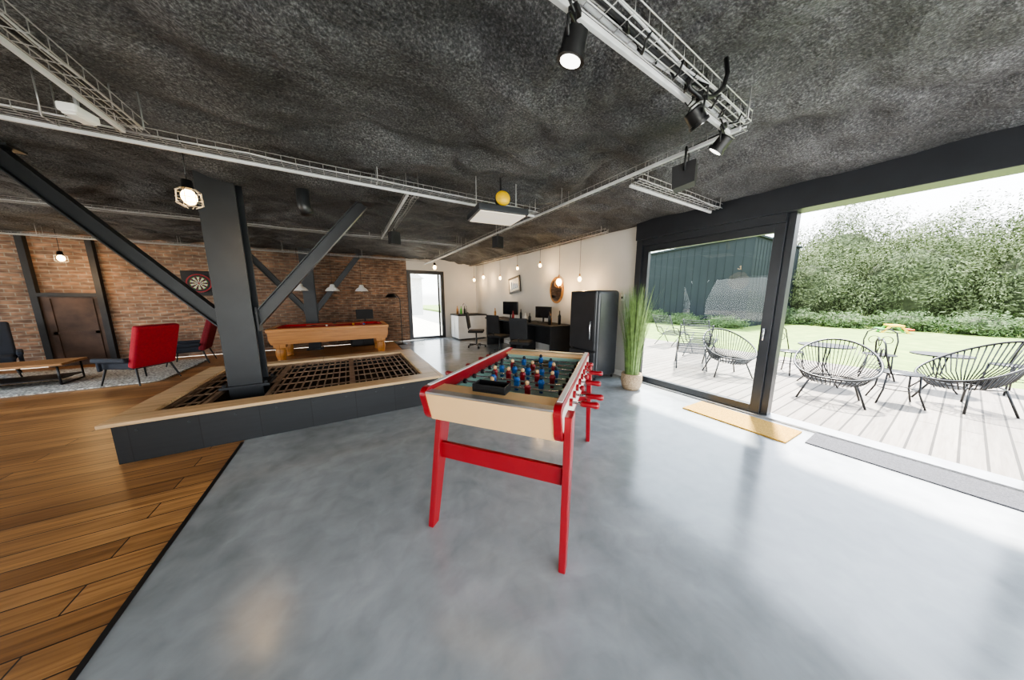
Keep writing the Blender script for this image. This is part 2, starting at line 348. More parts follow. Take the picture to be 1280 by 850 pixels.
def grate(x0,x1,y0,y1):
    b=B();z=.325
    b.bb(x0,x1,y0,y0+.035,z,z+.04).bb(x0,x1,y1-.035,y1,z,z+.04).bb(x0,x0+.035,y0+.035,y1-.035,z,z+.04).bb(x1-.035,x1,y0+.035,y1-.035,z,z+.04)
    n=max(1,round((x1-x0)/.085));m=max(1,round((y1-y0)/.3))
    for i in range(1,n): x=x0+(x1-x0)*i/n;b.bb(x-.008,x+.008,y0+.035,y1-.035,z+.015,z+.03)
    for i in range(1,m): y=y0+(y1-y0)*i/m;b.bb(x0+.035,x1-.035,y-.008,y+.008,z+.016,z+.031)
    b.obj('grating','rust',pl)
xm=-1.16+.45
grate(gx0,xm-.24,gy0,gy1);grate(xm-.24,xm+.24,gy0+.9,gy1)
grate(xm+.24,(xm+.24+gx1)/2,gy0,gy1);grate((xm+.24+gx1)/2,gx1,gy0,gy1)
B().bb(X0+.1,X1-.1,Y0+.09,Y1-.09,.01,.2).obj('infill','soil',pl)
# ================================================================ STEEL COLUMNS
def column(cx,cy,zb,wd,name_label,bz,bx,th):
    e=E('steel_column',name_label,'column',(cx,cy,zb))
    h=2.86-zb
    b=B();b.bb(-wd/2,wd/2,-wd/2,-wd/2+.025,0,h+.08).bb(-wd/2,wd/2,wd/2-.025,wd/2,0,h+.08).bb(-.012,.012,-wd/2+.025,wd/2-.025,0,h+.08)
    b.bb(-wd/2,-.012,-.012,.012,bz-zb-.2,bz-zb-.18)
    b.obj('shaft','steel',e,bevel=.003)
    pz=.2 if zb>.1 else 0
    b=B();b.bb(-wd*.72,wd*.72,-wd*.65,wd*.65,.001+pz,.03+pz)
    b.obj('base_plate','steel',e)
    for sx in(-1,1):
        for sy in(-1,1): B().cyl((sx*wd*.6,sy*wd*.55,.03+pz),(sx*wd*.6,sy*wd*.55,.06+pz),.018,seg=6).obj('bolt','steel',e)
    for s in(-1,1):
        b=B();p0=(s*wd*.45,0,bz-zb);p1=(s*bx,0,h-.04)
        d=(Vector(p1)-Vector(p0)).normalized();nn=Vector((d.z,0,-d.x))
        P0,P1=Vector(p0),Vector(p1)
        for k in(-1,1): b.beam(P0+nn*k*th*.45,P1+nn*k*th*.45,th,.012,up=nn)
        b.beam(P0,P1,.012,th*.9,up=nn)
        b.obj('brace','steel',e)
        B().box((s*wd*.55,0,bz-zb+.03),(.02,th*1.3,.3)).obj('gusset_plate','steel',e);B().box((s*bx,0,h-.02),(.3,th*1.4,.02)).obj('gusset_plate','steel',e)
    return e
column(-1.16,4.66,.2,.32,'thick dark steel column with two diagonal braces rising from platform',1.2,1.46,.14)
column(-.9,9.75,0,.28,'dark braced steel column before the brick wall',1.15,1.35,.14)
# ================================================================ FOOSBALL TABLE
FA=math.atan2(.62,.785)
ft=E('foosball_table','beech and red table football with splayed red legs','game table',(1.21,1.80,0),FA)
HL,HW=.765,.435
def rr(x0,x1,z0,z1,r,n=6):
    pts=[]
    for cx,cz,a0 in((x1-r,z1-r,0),(x0+r,z1-r,90),(x0+r,z0+r,180),(x1-r,z0+r,270)):
        for i in range(n+1):
            t=R2(a0+90*i/n);pts.append((cx+r*math.cos(t),cz+r*math.sin(t)))
    return pts
def sideprof(e=0):
    pts=[]
    for cx,cz,r,a0 in((HL-.045,.903,.05,0),(-HL+.045,.903,.05,90),(-HL+.115,.81,.09,180),(HL-.115,.81,.09,270)):
        for i in range(9):
            t=R2(a0+90*i/8);pts.append((cx+(r+e)*math.cos(t),cz+(r+e)*math.sin(t)))
    return pts
for s in(-1,1):
    b=B();y=s*(HW-.02)
    b.prism(sideprof(),lambda a,c,t:(a,t,c),y-.02,y+.02,0)
    sb=b.obj('side_board','red',ft,bevel=.006)
    yo=s*HW
    B().prism([(a*.94,(c-.835)*.72+.835) for a,c in sideprof()],lambda a,c,t:(a,t,c),min(yo,yo+s*.003),max(yo,yo+s*.003)).obj('side_facing','cream',sb)
    B().bb(-HL+.07,HL-.07,min(s*(HW-.034),s*(HW-.006)),max(s*(HW-.034),s*(HW-.006)),.953,.958).obj('rail_strip','whitep',sb)
for s in(-1,1):
    b=B();pr=[(s*(HL+.0),.92),(s*(HL-.03),.92),(s*(HL-.085),.735),(s*(HL-.055),.735)]
    b.prism(pr,lambda a,c,t:(a,t,c),-HW+.04,HW-.04);b.obj('end_panel','beech',ft,bevel=.003)
    B().bb(min(s*(HL-.2),s*(HL-.035)),max(s*(HL-.2),s*(HL-.035)),-HW+.04,HW-.04,.91,.925).obj('end_shelf','beech',ft)
    B().bb(min(s*(HL-.0),s*(HL-.06)),max(s*(HL-.0),s*(HL-.06)),-HW+.04,HW-.04,.921,.934).obj('metal_strip','alu',ft,bevel=.002)
B().bb(-HL+.09,HL-.09,-HW+.04,HW-.04,.735,.755).obj('underside','beech',ft)
fx=HL-.2;fy=.375
b=B();b.bb(-fx,fx,-fy,fy,.795,.805,0)
for q in((-fx,fx,-fy,-fy+.006),(-fx,fx,fy-.006,fy),(-.004,.004,-fy,fy),(-fx+.16,-fx+.166,-.2,.2),(fx-.166,fx-.16,-.2,.2),(-fx,-fx+.16,-.206,-.2),(-fx,-fx+.16,.2,.206),(fx-.16,fx,-.206,-.2),(fx-.16,fx,.2,.206)):
    b.bb(*q,.805,.807,1)
cir=[(.09*math.cos(t*math.pi/12),.09*math.sin(t*math.pi/12),.806) for t in range(24)];b.tube(cir,.003,4,1,True)
b.obj('playing_field',['field','whitep'],ft)
b=B()
for s in(-1,1):
    b.bb(-fx,fx,min(s*fy,s*(HW-.04)),max(s*fy,s*(HW-.04)),.785,.875)
    x=s*(fx+.005);b.bb(x-.01,x+.01,-fy,-.1,.785,.91).bb(x-.01,x+.01,.1,fy,.785,.91).bb(x-.01,x+.01,-.1,.1,.87,.91)
b.obj('inner_lining','field',ft)
counts=[1,2,3,5,5,3,2,1];teams=[0,0,1,0,1,0,1,1]
def player(mt,par,y,tilt):
    b=B()
    b.box((0,0,-.045),(.018,.02,.03));b.box((.004,0,-.062),(.032,.024,.02));b.box((0,0,-.018),(.026,.034,.045));b.ell((0,0,.008),(.018,.026,.028),10);b.ell((0,0,.045),(.015,.015,.018),10,1)
    o=b.obj('player',[mt,'blackm' if mt=='blue' else 'beech'],par,loc=(0,y,0));o.rotation_euler=(0,tilt,0);return o
for i in range(8):
    x=-.50+i*1.0/7;team=teams[i];s=-1 if team==0 else 1
    push=random.uniform(.06,.11)
    rod=B().cyl((0,s*(-HW-.03),0),(0,s*(HW+push),0),.008,seg=10).obj('rod','chrome',ft,loc=(x,0,.885))
    mt='red' if team==0 else 'blue'
    n=counts[i];sp={1:0,2:.26,3:.19,5:.12}[n];tl=random.uniform(-.25,.25)
    for k in range(n): player(mt,rod,(k-(n-1)/2)*sp,tl)
    prof=[(.0,0),(.016,0),(.019,.015),(.017,.06),(.021,.09),(.016,.105),(0,.108)]
    B().lathe(prof,seg=12).obj('handle','red',rod,loc=(0,s*(HW+push-.01),0),rot=(-s*math.pi/2,0,0))
    for q in(-1,1):
        B().cyl((0,q*(HW+.003),0),(0,q*(HW+.022),0),.024,seg=14).obj('bearing','red',rod);B().cyl((0,q*.345,0),(0,q*.365,0),.018,seg=10).obj('buffer','blackm',rod)
    B().ell((0,-s*(HW+.045),0),(.02,.02,.02),10).obj('end_cap','red',rod)
for sx in(-1,1):
    for sy in(-1,1):
        p1=Vector((sx*.61,sy*(HW-.06 if sy>0 else HW+.023),.76 if sy>0 else .86));p0=Vector((sx*.74,sy*(HW-.035 if sy>0 else HW+.03),0.0))
        vs=[]
        for P,wx,wy in((p0,.034,.019),(p1,.056,.023)):
            for a,c in((-1,-1),(1,-1),(1,1),(-1,1)): vs.append((P.x+a*wx,P.y+c*wy,P.z))
        B().add(vs,[(0,3,2,1),(4,5,6,7),(0,1,5,4),(1,2,6,5),(2,3,7,6),(3,0,4,7)]).obj('leg','red',ft,bevel=.006)
    B().bb(sx*.66-.014,sx*.66+.014,-HW+.0,HW-.045,.455,.565).obj('crossbar','red',ft,bevel=.005)
o=B().bb(-.11,.11,-.05,.05,0,.012).bb(-.11,.11,-.05,-.042,.012,.05).bb(-.11,.11,.042,.05,.012,.05).bb(-.11,-.102,-.042,.042,.012,.05).bb(.102,.11,-.042,.042,.012,.05).obj('ball_tray','black',bevel=.003)
o.location=(.73,1.46,.9255);o.rotation_euler=(0,0,FA+math.pi/2);tag(o,'small black open tray on the end of the football table','tray')
# ================================================================ CABLE TRAYS
def tray(p0,p1,z,w=.16,h=.06,cables=2,track=1,label='galvanised wire cable tray hung under the dark ceiling'):
    p0=Vector((*p0,z));p1=Vector((*p1,z));L=(p1-p0).length;d=(p1-p0).normalized()
    e=E('cable_tray',label,'cable tray',p0,math.atan2(d.y,d.x),group='ceiling cable trays')
    b=B();r=.0026
    for y,zz in((-w/2,h),(-w/2,0),(-w/6,0),(w/6,0),(w/2,0),(w/2,h)): b.cyl((0,y,zz),(L,y,zz),r*1.25,seg=5)
    n=int(L/.1)
    for i in range(n+1):
        x=min(L,i*.1+.01);b.tube([(x,-w/2,h),(x,-w/2,0),(x,w/2,0),(x,w/2,h)],r,4)
    b.obj('wire_basket','zinc',e)
    k=max(2,int(L/1.6)+1)
    hg=None
    for i in range(k):
        x=.08+(L-.16)*i/(k-1)
        if hg is None:
            hg=B().tube([(0,-w/2-.006,ZC+.12-z),(0,-w/2-.006,-.012),(0,w/2+.006,-.012),(0,w/2+.006,ZC+.12-z)],.004,6).obj('hanger','zinc',e,loc=(x,0,0))
        else: dup(hg,(x,0,0))
    for i in range(cables):
        y=-w/4+i*w/3;pts=[]
        for j in range(int(L/.3)+2):
            x=min(L,j*.3);pts.append((x,y+.012*math.sin(j*1.7+i),.018+.006*math.sin(j*2.1+i)))
        B().tube(pts,.011 if i else .006,6).obj('cable','cable' if i%2==0 else 'blackm',e)
    if track: B().bb(0,L,track*(w/2+.008)-.008,track*(w/2+.008)+.014,-.03,-.005).obj('lighting_track','cable',e,bevel=.003)
    return e
Z=2.66
tray((-3.6,3.28),(2.38,3.28),Z,.12,.05)
tray((-1.17,-1.2),(-1.17,3.18),Z,.11)
tray((.1,.89),(2.4,.96),Z,.11,cables=3)
tray((2.46,.96),(2.46,9.9),Z,.1,.05)
tray((2.56,1.86),(4.25,1.86),Z-.02,.12,.05)
tray((4.08,3.5),(4.08,9.9),Z,.1,.05,track=0)
tray((-6.8,6.2),(2.36,6.2),Z,.12,.05,track=0)
tray((-6.8,9.3),(2.36,9.3),Z,.12,.05,track=0)
tray((.75,3.4),(.75,6.1),Z,.12)
# ================================================================ SPOTLIGHTS
def spot(loc,rz,tilt,label,on=True,s=.8):
    e=E('spotlight',label,'spotlight',loc,rz,group='black stage spotlights');e.scale=(s,s,s)
    b=B();b.box((0,0,-.01),(.06,.05,.03)).cyl((0,0,-.02),(0,0,-.06),.01,seg=8)
    b.tube([(-.075,0,-.17),(-.08,0,-.08),(-.06,0,-.055),(.06,0,-.055),(.08,0,-.08),(.075,0,-.17)],.008,6);b.obj('bracket','black',e)
    g=B();Rx=Matrix.Rotation(tilt,3,'X')
    def T(p): return Rx@Vector(p)+Vector((0,0,-.16))
    g.cyl(T((0,0,.06)),T((0,0,.05)),.05,.062,8).cyl(T((0,0,.05)),T((0,0,-.05)),.066,.068,8).cyl(T((0,0,-.05)),T((0,0,-.075)),.076,.076,16)
    g.obj('housing','black',e)
    B().cyl(T((0,0,-.074)),T((0,0,-.078)),.056,seg=16).obj('lens','lens' if on else 'chrome',e)
    B().tube([(0,0,0),(.06,.03,-.05),(.1,.06,.03),(.05,.05,.09),(-.05,.03,.05),(-.1,.0,.0),(-.07,-.03,-.08)],.007,6).obj('power_cord','black',e)
    return e
spot((.86,.95,2.62),.4,R2(15),'black spotlight with lit white lens on cable tray',s=.74)
spot((1.8,.95,2.64),1.2,R2(-40),'black spotlight turned aside on cable tray',False,s=.7)
spot((2.25,1.0,2.64),.2,R2(40),'black spotlight tilted forward on cable tray',s=.7)
e=E('speaker','black wedge speaker hanging from the cable tray','speaker',(2.4,1.3,2.64),R2(20))
B().prism([(-.07,-.09),(.08,-.12),(.09,.05),(-.07,.07)],lambda a,c,t:(t,a,c-.16),-.06,.06).obj('cabinet','blackm',e,bevel=.008)
B().tube([(-.07,0,-.16),(-.08,0,0),(.08,0,0),(.07,0,-.16)],.008,6).obj('bracket','black',e)
for lc in((.78,5.2,2.56),(2.46,4.6,2.56)):
    e=E('speaker','small black box speaker under the cable tray','speaker',lc,.3,group='small ceiling speakers')
    B().box((0,0,-.06),(.16,.14,.2)).obj('cabinet','blackm',e,bevel=.01);B().cyl((0,0,.04),(0,0,.1),.012,seg=8).obj('bracket','black',e)
    B().cyl((0,-.072,-.06),(0,-.075,-.06),.055,seg=16).obj('driver','black',e)
o=B().tube([(1.95,.9,2.9),(1.96,.88,2.76),(1.93,.88,2.68),(1.86,.9,2.62),(1.78,.92,2.6),(1.7,.94,2.63),(1.66,.94,2.69)],.012,8).obj('power_cable','black');tag(o,'thick black cable curving from ceiling into the tray','cable')
for k in range(3):
    o=B().tube([(1.05+.45*k+.03*i+.05*math.sin(i*1.3+k),.935+.04*math.cos(i*1.1),2.67+.045*math.cos(i*1.3+k)) for i in range(12)],.006,8).obj('power_cable','black');tag(o,'looped black cable on the cable tray','cable','looped cables')
o=B().tube([(-.36,4.35,2.9),(-.36,4.35,2.62),(-.33,4.33,2.52)],.07,14).obj('vent_pipe','steel');tag(o,'short dark pipe stub coming out of the ceiling','pipe')
e=E('emergency_light','white box emergency light on cable tray','light',(-1.29,2.9,2.59),R2(80))
B().box((0,0,0),(.15,.08,.05)).obj('housing','whitep',e,bevel=.012);B().box((0,0,-.028),(.12,.06,.012)).obj('diffuser','paper',e,bevel=.004);B().cyl((0,0,.025),(0,0,.09),.01,seg=8).obj('bracket','zinc',e)
e=E('ceiling_panel_light','hanging square panel lamp in black housing','light',(1.62,3.05,2.44),R2(-8))
B().bb(-.3,.3,-.26,.26,0,.07).obj('housing','steel',e,bevel=.01);B().bb(-.27,.27,-.23,.23,-.01,0).obj('diffuser','panel',e)
for sx in(-.25,.25): B().cyl((sx,0,.07),(sx,0,.43),.006,seg=6).obj('hanger','zinc',e)
e=E('warning_beacon','round yellow beacon lamp above the hanging panel','light',(1.62,2.95,2.6))
B().lathe([(.001,.05),(.05,.045),(.08,.02),(.085,0),(.07,-.02),(.001,-.02)],seg=20).obj('reflector','yellow',e,rot=(R2(80),0,R2(-15)),loc=(0,-.05,.02))
B().cyl((0,0,-.06),(0,0,.25),.012,seg=8).obj('stem','black',e);B().cyl((0,-.02,.02),(0,.06,.02),.05,seg=14).obj('housing','black',e)
# ================================================================ CAGE LAMP
def cage(loc,cord,label,s=1.,power=25):
    e=E('cage_lamp',label,'pendant lamp',loc,group='caged hanging bulbs')
    B().tube([(0,0,.1*s),(.004,0,.1*s+cord*.5),(0,0,.1*s+cord)],.004,6).obj('cord','black',e)
    B().lathe([(.001,.12*s),(.03*s,.115*s),(.035*s,.06*s),(.05*s,.05*s)],seg=14).obj('socket','black',e)
    B().ell((0,0,-.01*s),(.045*s,.045*s,.058*s),14).obj('bulb','warm',e)
    b=B()
    for i in range(8):
        t=i*math.pi/4;c,n=math.cos(t),math.sin(t)
        b.tube([(c*.04*s,n*.04*s,.055*s),(c*.07*s,n*.07*s,.03*s),(c*.075*s,n*.075*s,-.06*s),(c*.03*s,n*.03*s,-.09*s)],.0022,5)
    for z,r in((.03,.07),(-.02,.074),(-.06,.075)):
        b.tube([(r*s*math.cos(k*math.pi/8),r*s*math.sin(k*math.pi/8),z*s) for k in range(16)],.0022,5,0,True)
    b.obj('wire_cage','zinc',e)
    L=bpy.data.lights.new('lamp','POINT');L.energy=power;L.color=(1,.66,.33);L.shadow_soft_size=.25
    lo=bpy.data.objects.new('lamp_glow',L);C.objects.link(lo);lo.parent=e;lo.location=(0,0,-.38)
    return e
cage((-1.1,3.6,2.37),.38,'lit caged warm bulb hanging beside the steel column',1.1,6)
cage((-4.9,9.6,2.3),.45,'lit warm bulb hanging before the brick wall',1.1,28)
cage((2.45,8.8,2.45),.3,'lit caged warm bulb near the back door',1.1,14)
for (y,z,s) in((9.5,2.15,1.3),(8.7,2.2,1.3),(7.5,2.1,1.2),(6.5,2.3,1.),(5.47,2.28,1.1),(4.76,1.85,1.9),(4.13,1.88,1.2)):
    e=E('filament_pendant','clear warm filament bulb on a long black cord','pendant lamp',(4.08,y,z),group='filament bulbs along the white wall')
    B().cyl((0,0,.06*s),(0,0,Z-z),.004,seg=6).obj('cord','black',e);B().cyl((0,0,.03*s),(0,0,.08*s),.018,seg=10).obj('socket','gold',e)
    B().ell((0,0,-.01),(.032*s,.032*s,.042*s),12).obj('bulb','warm',e)
    if s>1.5:
        b=B()
        for i in range(6):
            t=i*math.pi/3;b.tube([(.03*math.cos(t),.03*math.sin(t),.12),(.1*math.cos(t),.1*math.sin(t),.06),(.1*math.cos(t),.1*math.sin(t),-.08),(.03*math.cos(t),.03*math.sin(t),-.14)],.004,5)
        b.obj('wire_cage','gold',e)
    if s>1.05:
        L=bpy.data.lights.new('lamp','POINT');L.energy=10;L.color=(1,.64,.3);L.shadow_soft_size=.05;lo=bpy.data.objects.new('lamp_glow',L);C.objects.link(lo);lo.parent=e;lo.location=(.1,0,-.1)
# ================================================================ POOL TABLE
pt=E('pool_table','honey oak pool table with red cloth and turned legs','pool table',(-.35,8.55,0))
a,c=1.25,.66
B().prism([(-a+.06,.44),(a-.06,.44),(a-.02,.56),(a-.02,.72),(-a+.02,.72),(-a+.02,.56)],lambda x,z,t:(x,t,z),-c+.05,c-.05).obj('cabinet','honey',pt,bevel=.01)
b=B();b.bb(-a,a,-c,-c+.14,.72,.8).bb(-a,a,c-.14,c,.72,.8).bb(-a,-a+.14,-c+.14,c-.14,.72,.8).bb(a-.14,a,-c+.14,c-.14,.72,.8);b.obj('rail','honey',pt,bevel=.01)
b=B();b.bb(-a+.14,a-.14,-c+.14,c-.14,.73,.76);b.bb(-a+.12,a-.12,-c+.12,-c+.18,.76,.802).bb(-a+.12,a-.12,c-.18,c-.12,.76,.802).bb(-a+.12,-a+.18,-c+.18,c-.18,.76,.802).bb(a-.18,a-.12,-c+.18,c-.18,.76,.802);b.obj('cloth','felt',pt)
for x in(-a+.14,0,a-.14):
    for y in(-c+.13,c-.13): B().cyl((x,y,.775),(x,y,.806),.06,seg=16).obj('pocket','black',pt)
for x in(-a+.2,a-.2):
    for y in(-c+.18,c-.18):
        b=B();b.lathe([(.001,0),(.085,0),(.095,.04),(.08,.07),(.085,.1),(.1,.16),(.105,.22),(.1,.28),(.09,.32),(.095,.34),(.095,.4)],seg=18);b.bb(-.11,.11,-.11,.11,.36,.5);b.obj('leg','honey',pt,loc=(x,y,0))
o=B().cyl((0,0,0),(1.3,.1,.0),.014,.008,8).obj('pool_cue','walnut');o.location=(-.9,8.3,.822);o.rotation_euler=(0,0,.2);tag(o,'wooden cue resting on the pool table','cue')
for i,(x,y,mc) in enumerate(((.1,8.6,'yellow'),(.3,8.7,'red'),(-.5,8.5,'whitep'),(.35,8.45,'blue'))):
    o=B().ell((0,0,0),(.029,.029,.029),12).obj('pool_ball',mc);o.location=(x,y,.789);tag(o,{'yellow':'yellow','red':'red','whitep':'white','blue':'blue'}[mc]+' ball lying on the red pool cloth','ball','balls on the pool table')
for x,z in((-.97,1.68),(-.3,1.68),(.37,1.68)):
    e=E('dome_pendant','pale enamel dome lamp hanging above the pool table','pendant lamp',(x,8.6,z),group='dome lamps above the pool table')
    B().lathe([(.03,.16),(.05,.15),(.06,.1),(.12,.06),(.16,0),(.165,-.01),(.155,0),(.11,.055),(.03,.1)],seg=22).obj('shade','whitep',e)
    B().cyl((0,0,.15),(0,0,2.8-z),.004,seg=6).obj('cord','black',e);B().ell((0,0,.03),(.035,.035,.04),10).obj('bulb','lens',e)
e=E('dartboard','dartboard in a square dark surround on the brick wall','dartboard',(-3.18,10.13,1.86));e.scale=(.85,.85,.85)
B().bb(-.36,.36,.02,.08,-.36,.36).obj('surround','blackm',e,bevel=.01)
b=B()
def ring(r0,r1,y,cols):
    for i in range(20):
        t0=2*math.pi*(i-.5)/20;t1=2*math.pi*(i+.5)/20
        b.add([(r0*math.cos(t0),y,r0*math.sin(t0)),(r1*math.cos(t0),y,r1*math.sin(t0)),(r1*math.cos(t1),y,r1*math.sin(t1)),(r0*math.cos(t1),y,r0*math.sin(t1))],[(0,1,2,3)],cols[i%2])
b.cyl((0,.02,0),(0,-.015,0),.27,seg=32,mi=1)
ring(.02,.1,-.017,(0,3));ring(.1,.115,-.017,(1,2));ring(.115,.175,-.017,(0,3));ring(.175,.19,-.017,(1,2));ring(.0,.02,-.018,(1,1));ring(.19,.24,-.017,(0,0));b.obj('face',['blackm','red','green','beige'],e)
# ================================================================ LOUNGE
o=B().prism(rr(-1.75,1.75,-1.1,1.1,.2),lambda x,y,t:(x,y,t),.0,.022).obj('rug','rug');o.location=(-4.75,8.45,0);tag(o,'speckled grey and white pebble-like rug','rug')
def armchair(loc,rz,fab,seat,label):
    e=E('armchair',label,'armchair',loc,rz,group='lounge armchairs')
    B().box((.04,0,.36),(.58,.56,.13)).obj('seat',seat,e,bevel=.035,seg=3)
    b=B();Ry=Matrix.Rotation(R2(-17),3,'Y');b.box((-.34,0,.68),(.11,.6,.74),0,Ry);b.obj('backrest',fab,e,bevel=.035,seg=3)
    for s in(-1,1):
        B().box((.03,s*.33,.47),(.55,.07,.07)).box((.22,s*.33,.38),(.05,.05,.2)).obj('armrest',seat,e,bevel=.02)
        for x,dx in((.25,.06),(-.25,-.08)): B().cyl((x,s*.24,.31),(x+dx,s*.29,0.024),.016,.011,8).obj('leg','black',e)
    return e
armchair((-3.25,7.45,0),R2(150),'redfab','navy','red high-back armchair with dark seat on black legs')
armchair((-3.15,9.0,0),R2(185),'dkred','navy','dark red armchair on the rug by the brick wall')
armchair((-5.75,9.1,0),R2(-60),'navy','navy','low dark navy armchair beside the coffee table')
e=E('coffee_table','low wood-topped coffee table with black metal frame','table',(-5.0,8.05,0),R2(4))
B().bb(-.75,.75,-.32,.32,.36,.4).obj('top','walnut',e,bevel=.005)
b=B()
for s in(-1,1): b.tube([(s*.68,-.28,.36),(s*.68,-.28,.035),(s*.68,.28,.035),(s*.68,.28,.36)],.014,6)
b.bb(-.68,.68,-.28,.28,.12,.135);b.obj('frame','black',e)
e=E('floor_lamp','black floor lamp with a shallow dome shade','floor lamp',(1.45,9.35,0))
B().lathe([(.001,.03),(.14,.025),(.15,0)],seg=20).obj('base','black',e);B().tube([(0,0,.02),(0,0,1.45),(-.1,0,1.6),(-.22,0,1.62)],.012,8).obj('pole','black',e);B().lathe([(.02,.12),(.1,.1),(.2,.0)],seg=20).obj('shade','black',e,loc=(-.25,0,1.5))
e=E('side_cabinet','low grey cabinet with screen behind the pool table','cabinet',(.35,9.85,0))
B().bb(-.35,.35,-.2,.2,.0,.75).obj('body','blackm',e,bevel=.01);B().bb(-.3,-.01,-.215,-.2,.05,.7).obj('door','steel',e);B().bb(.01,.3,-.215,-.2,.05,.7).obj('door','steel',e)
e=E('monitor','dark monitor standing on the low cabinet','monitor',(.45,9.85,.751))
B().bb(-.24,.24,-.02,.02,.08,.38).obj('panel','blackm',e,bevel=.005);B().bb(-.12,.12,-.08,.08,0,.015).bb(-.02,.02,-.01,.01,.015,.1).obj('stand','black',e)
# ================================================================ FRIDGE
e=E('refrigerator','tall black retro fridge with rounded corners beside white wall','refrigerator',(3.99,3.63,0))
B().bb(-.25,.31,-.33,.32,.05,1.63).obj('body','enamel',e,bevel=.06,seg=4)
B().bb(-.31,-.255,-.325,.315,.55,1.62).obj('door','enamel',e,bevel=.03,seg=4);B().bb(-.31,-.255,-.325,.315,.06,.535).obj('door','enamel',e,bevel=.03,seg=4)
for z0,z1 in((.75,1.1),(.38,.5)): B().tube([(-.31,-.24,z0),(-.35,-.24,z0+.02),(-.35,-.24,z1-.02),(-.31,-.24,z1)],.011,8).obj('handle','chrome',e)
for x in(-.2,.26):
    for y in(-.27,.27): B().cyl((x,y,0),(x,y,.06),.02,seg=8).obj('foot','blackm',e)
# ================================================================ TALL GRASS PLANT
e=E('potted_grass','tall green ornamental grass in a woven pot','plant',(3.95,2.72,0))
B().lathe([(.001,.0),(.12,0),(.15,.06),(.165,.16),(.16,.26),(.15,.27),(.14,.25),(.001,.24)],seg=22).obj('pot','wicker',e)
B().cyl((0,0,.2),(0,0,.245),.138,seg=20).obj('soil','soil',e)
b=B()
for i in range(600):
    t=random.uniform(0,2*math.pi);r=random.uniform(0,.12);hh=random.uniform(.7,1.5);ln=random.uniform(.02,.22)*hh
    w=random.uniform(.004,.008);tx,ty=-math.sin(t)*w,math.cos(t)*w;vs=[];fs=[]
    for k in range(6):
        q=k/5;R=r+ln*q**1.7;z=.24+hh*q*(1-.12*q*ln);kk=(1-q**2)*.9+.1
        if 3.95+math.cos(t)*R>4.36:R=r+.2
        vs+=[(math.cos(t)*R-tx*kk,math.sin(t)*R-ty*kk,z),(math.cos(t)*R+tx*kk,math.sin(t)*R+ty*kk,z)]
    fs=[(2*k,2*k+1,2*k+3,2*k+2) for k in range(5)];b.add(vs,fs)
tag(b.obj('blades','grassb',e),kind='stuff')
# ================================================================ MATS
o=B().bb(-.24,.24,-.52,.52,.001,.018).obj('doormat','coir',bevel=.003);o.location=(4.04,1.3,0);o.rotation_euler=(0,0,R2(-2));tag(o,'golden brown coir doormat by the sliding door','doormat')
o=B().bb(-.19,.19,-.56,.56,.001,.012).obj('doormat','matgrey',bevel=.003);o.location=(4.17,.13,0);tag(o,'long thin dark grey doormat by open doorway','doormat')
# ================================================================ WALL DECOR
e=E('oval_mirror','oval mirror in an aged copper frame on white wall','mirror',(4.42,5.25,1.68))
def ov(r1,r2): return [(r1*math.cos(k*math.pi/16),r2*math.sin(k*math.pi/16)) for k in range(32)]
B().prism(ov(.25,.32),lambda a,c,t:(t,a,c),.0,.025).obj('frame','gold',e,bevel=.008);B().prism(ov(.2,.27),lambda a,c,t:(t,a,c),-.006,.002).obj('glass','mirror',e)
e=E('framed_poster','white poster in black frame tilted on the wall','picture',(4.40,7.2,1.88),rot=(R2(-8),0,0))
B().bb(0,.03,-.32,.32,-.24,.24).obj('frame','black',e);B().bb(-.004,0,-.26,.26,-.18,.18).obj('print','paper',e)
b=B();b.bb(-.006,-.004,-.2,.2,-.12,-.1)
for i in range(4): b.bb(-.006,-.004,-.2+.1*i,-.13+.1*i,-.101,.02+.03*i)
b.obj('motif','screen',e)
e=E('wall_switch','small white switch box on the white wall','switch',(4.435,3.35,1.5));B().bb(-.02,.012,-.04,.04,-.06,.06).obj('plate','whitep',e,bevel=.004);B().bb(-.026,-.02,-.015,.015,-.02,.02).obj('rocker','black',e)
def desk(loc,L,label):
    e=E('desk',label,'desk',loc,group='black desks by the white wall')
    B().bb(-.34,.34,-L/2,L/2,.84,.88).obj('top','blackm',e,bevel=.004)
    for s in(-1,1): B().bb(-.3,.3,s*(L/2-.06)-.02,s*(L/2-.06)+.02,0,.84).obj('side','blackm',e)
    B().bb(.28,.3,-L/2+.08,L/2-.08,.3,.84).obj('back_panel','blackm',e)
    return e
desk((4.08,5.35,0),1.5,'tall black counter desk along the white wall');desk((4.08,7.1,0),1.6,'tall black counter desk holding a monitor')
e=E('kitchen_cabinet','white and black kitchen cabinet by the back corner','cabinet',(3.75,9.5,0))
B().bb(-.45,.6,-.4,.4,.05,.86).obj('body','whitep',e);B().bb(-.4,.55,-.35,.35,0,.05).obj('plinth','blackm',e);B().bb(-.48,.62,-.43,.43,.86,.9).obj('worktop','blackm',e,bevel=.004)
for y in(-.2,.2): B().bb(-.465,-.45,y-.18,y+.18,.08,.84).obj('door','whitep',e,bevel=.003)
B().tube([(0,0,.9),(0,0,1.2),(-.1,0,1.28),(-.18,0,1.2)],.014,8).obj('faucet','chrome',e)
for (y,s) in((7.0,1.),(5.4,.8)):
    e=E('monitor','black computer monitor on the counter desk','monitor',(4.15,y,.881),R2(15),group='computer monitors')
    B().bb(-.02,.02,-.3*s,.3*s,.12,.5*s).obj('panel','screen',e,bevel=.005);B().bb(-.08,.08,-.12,.12,0,.015).bb(0,.02,-.02,.02,.015,.14).obj('stand','black',e)
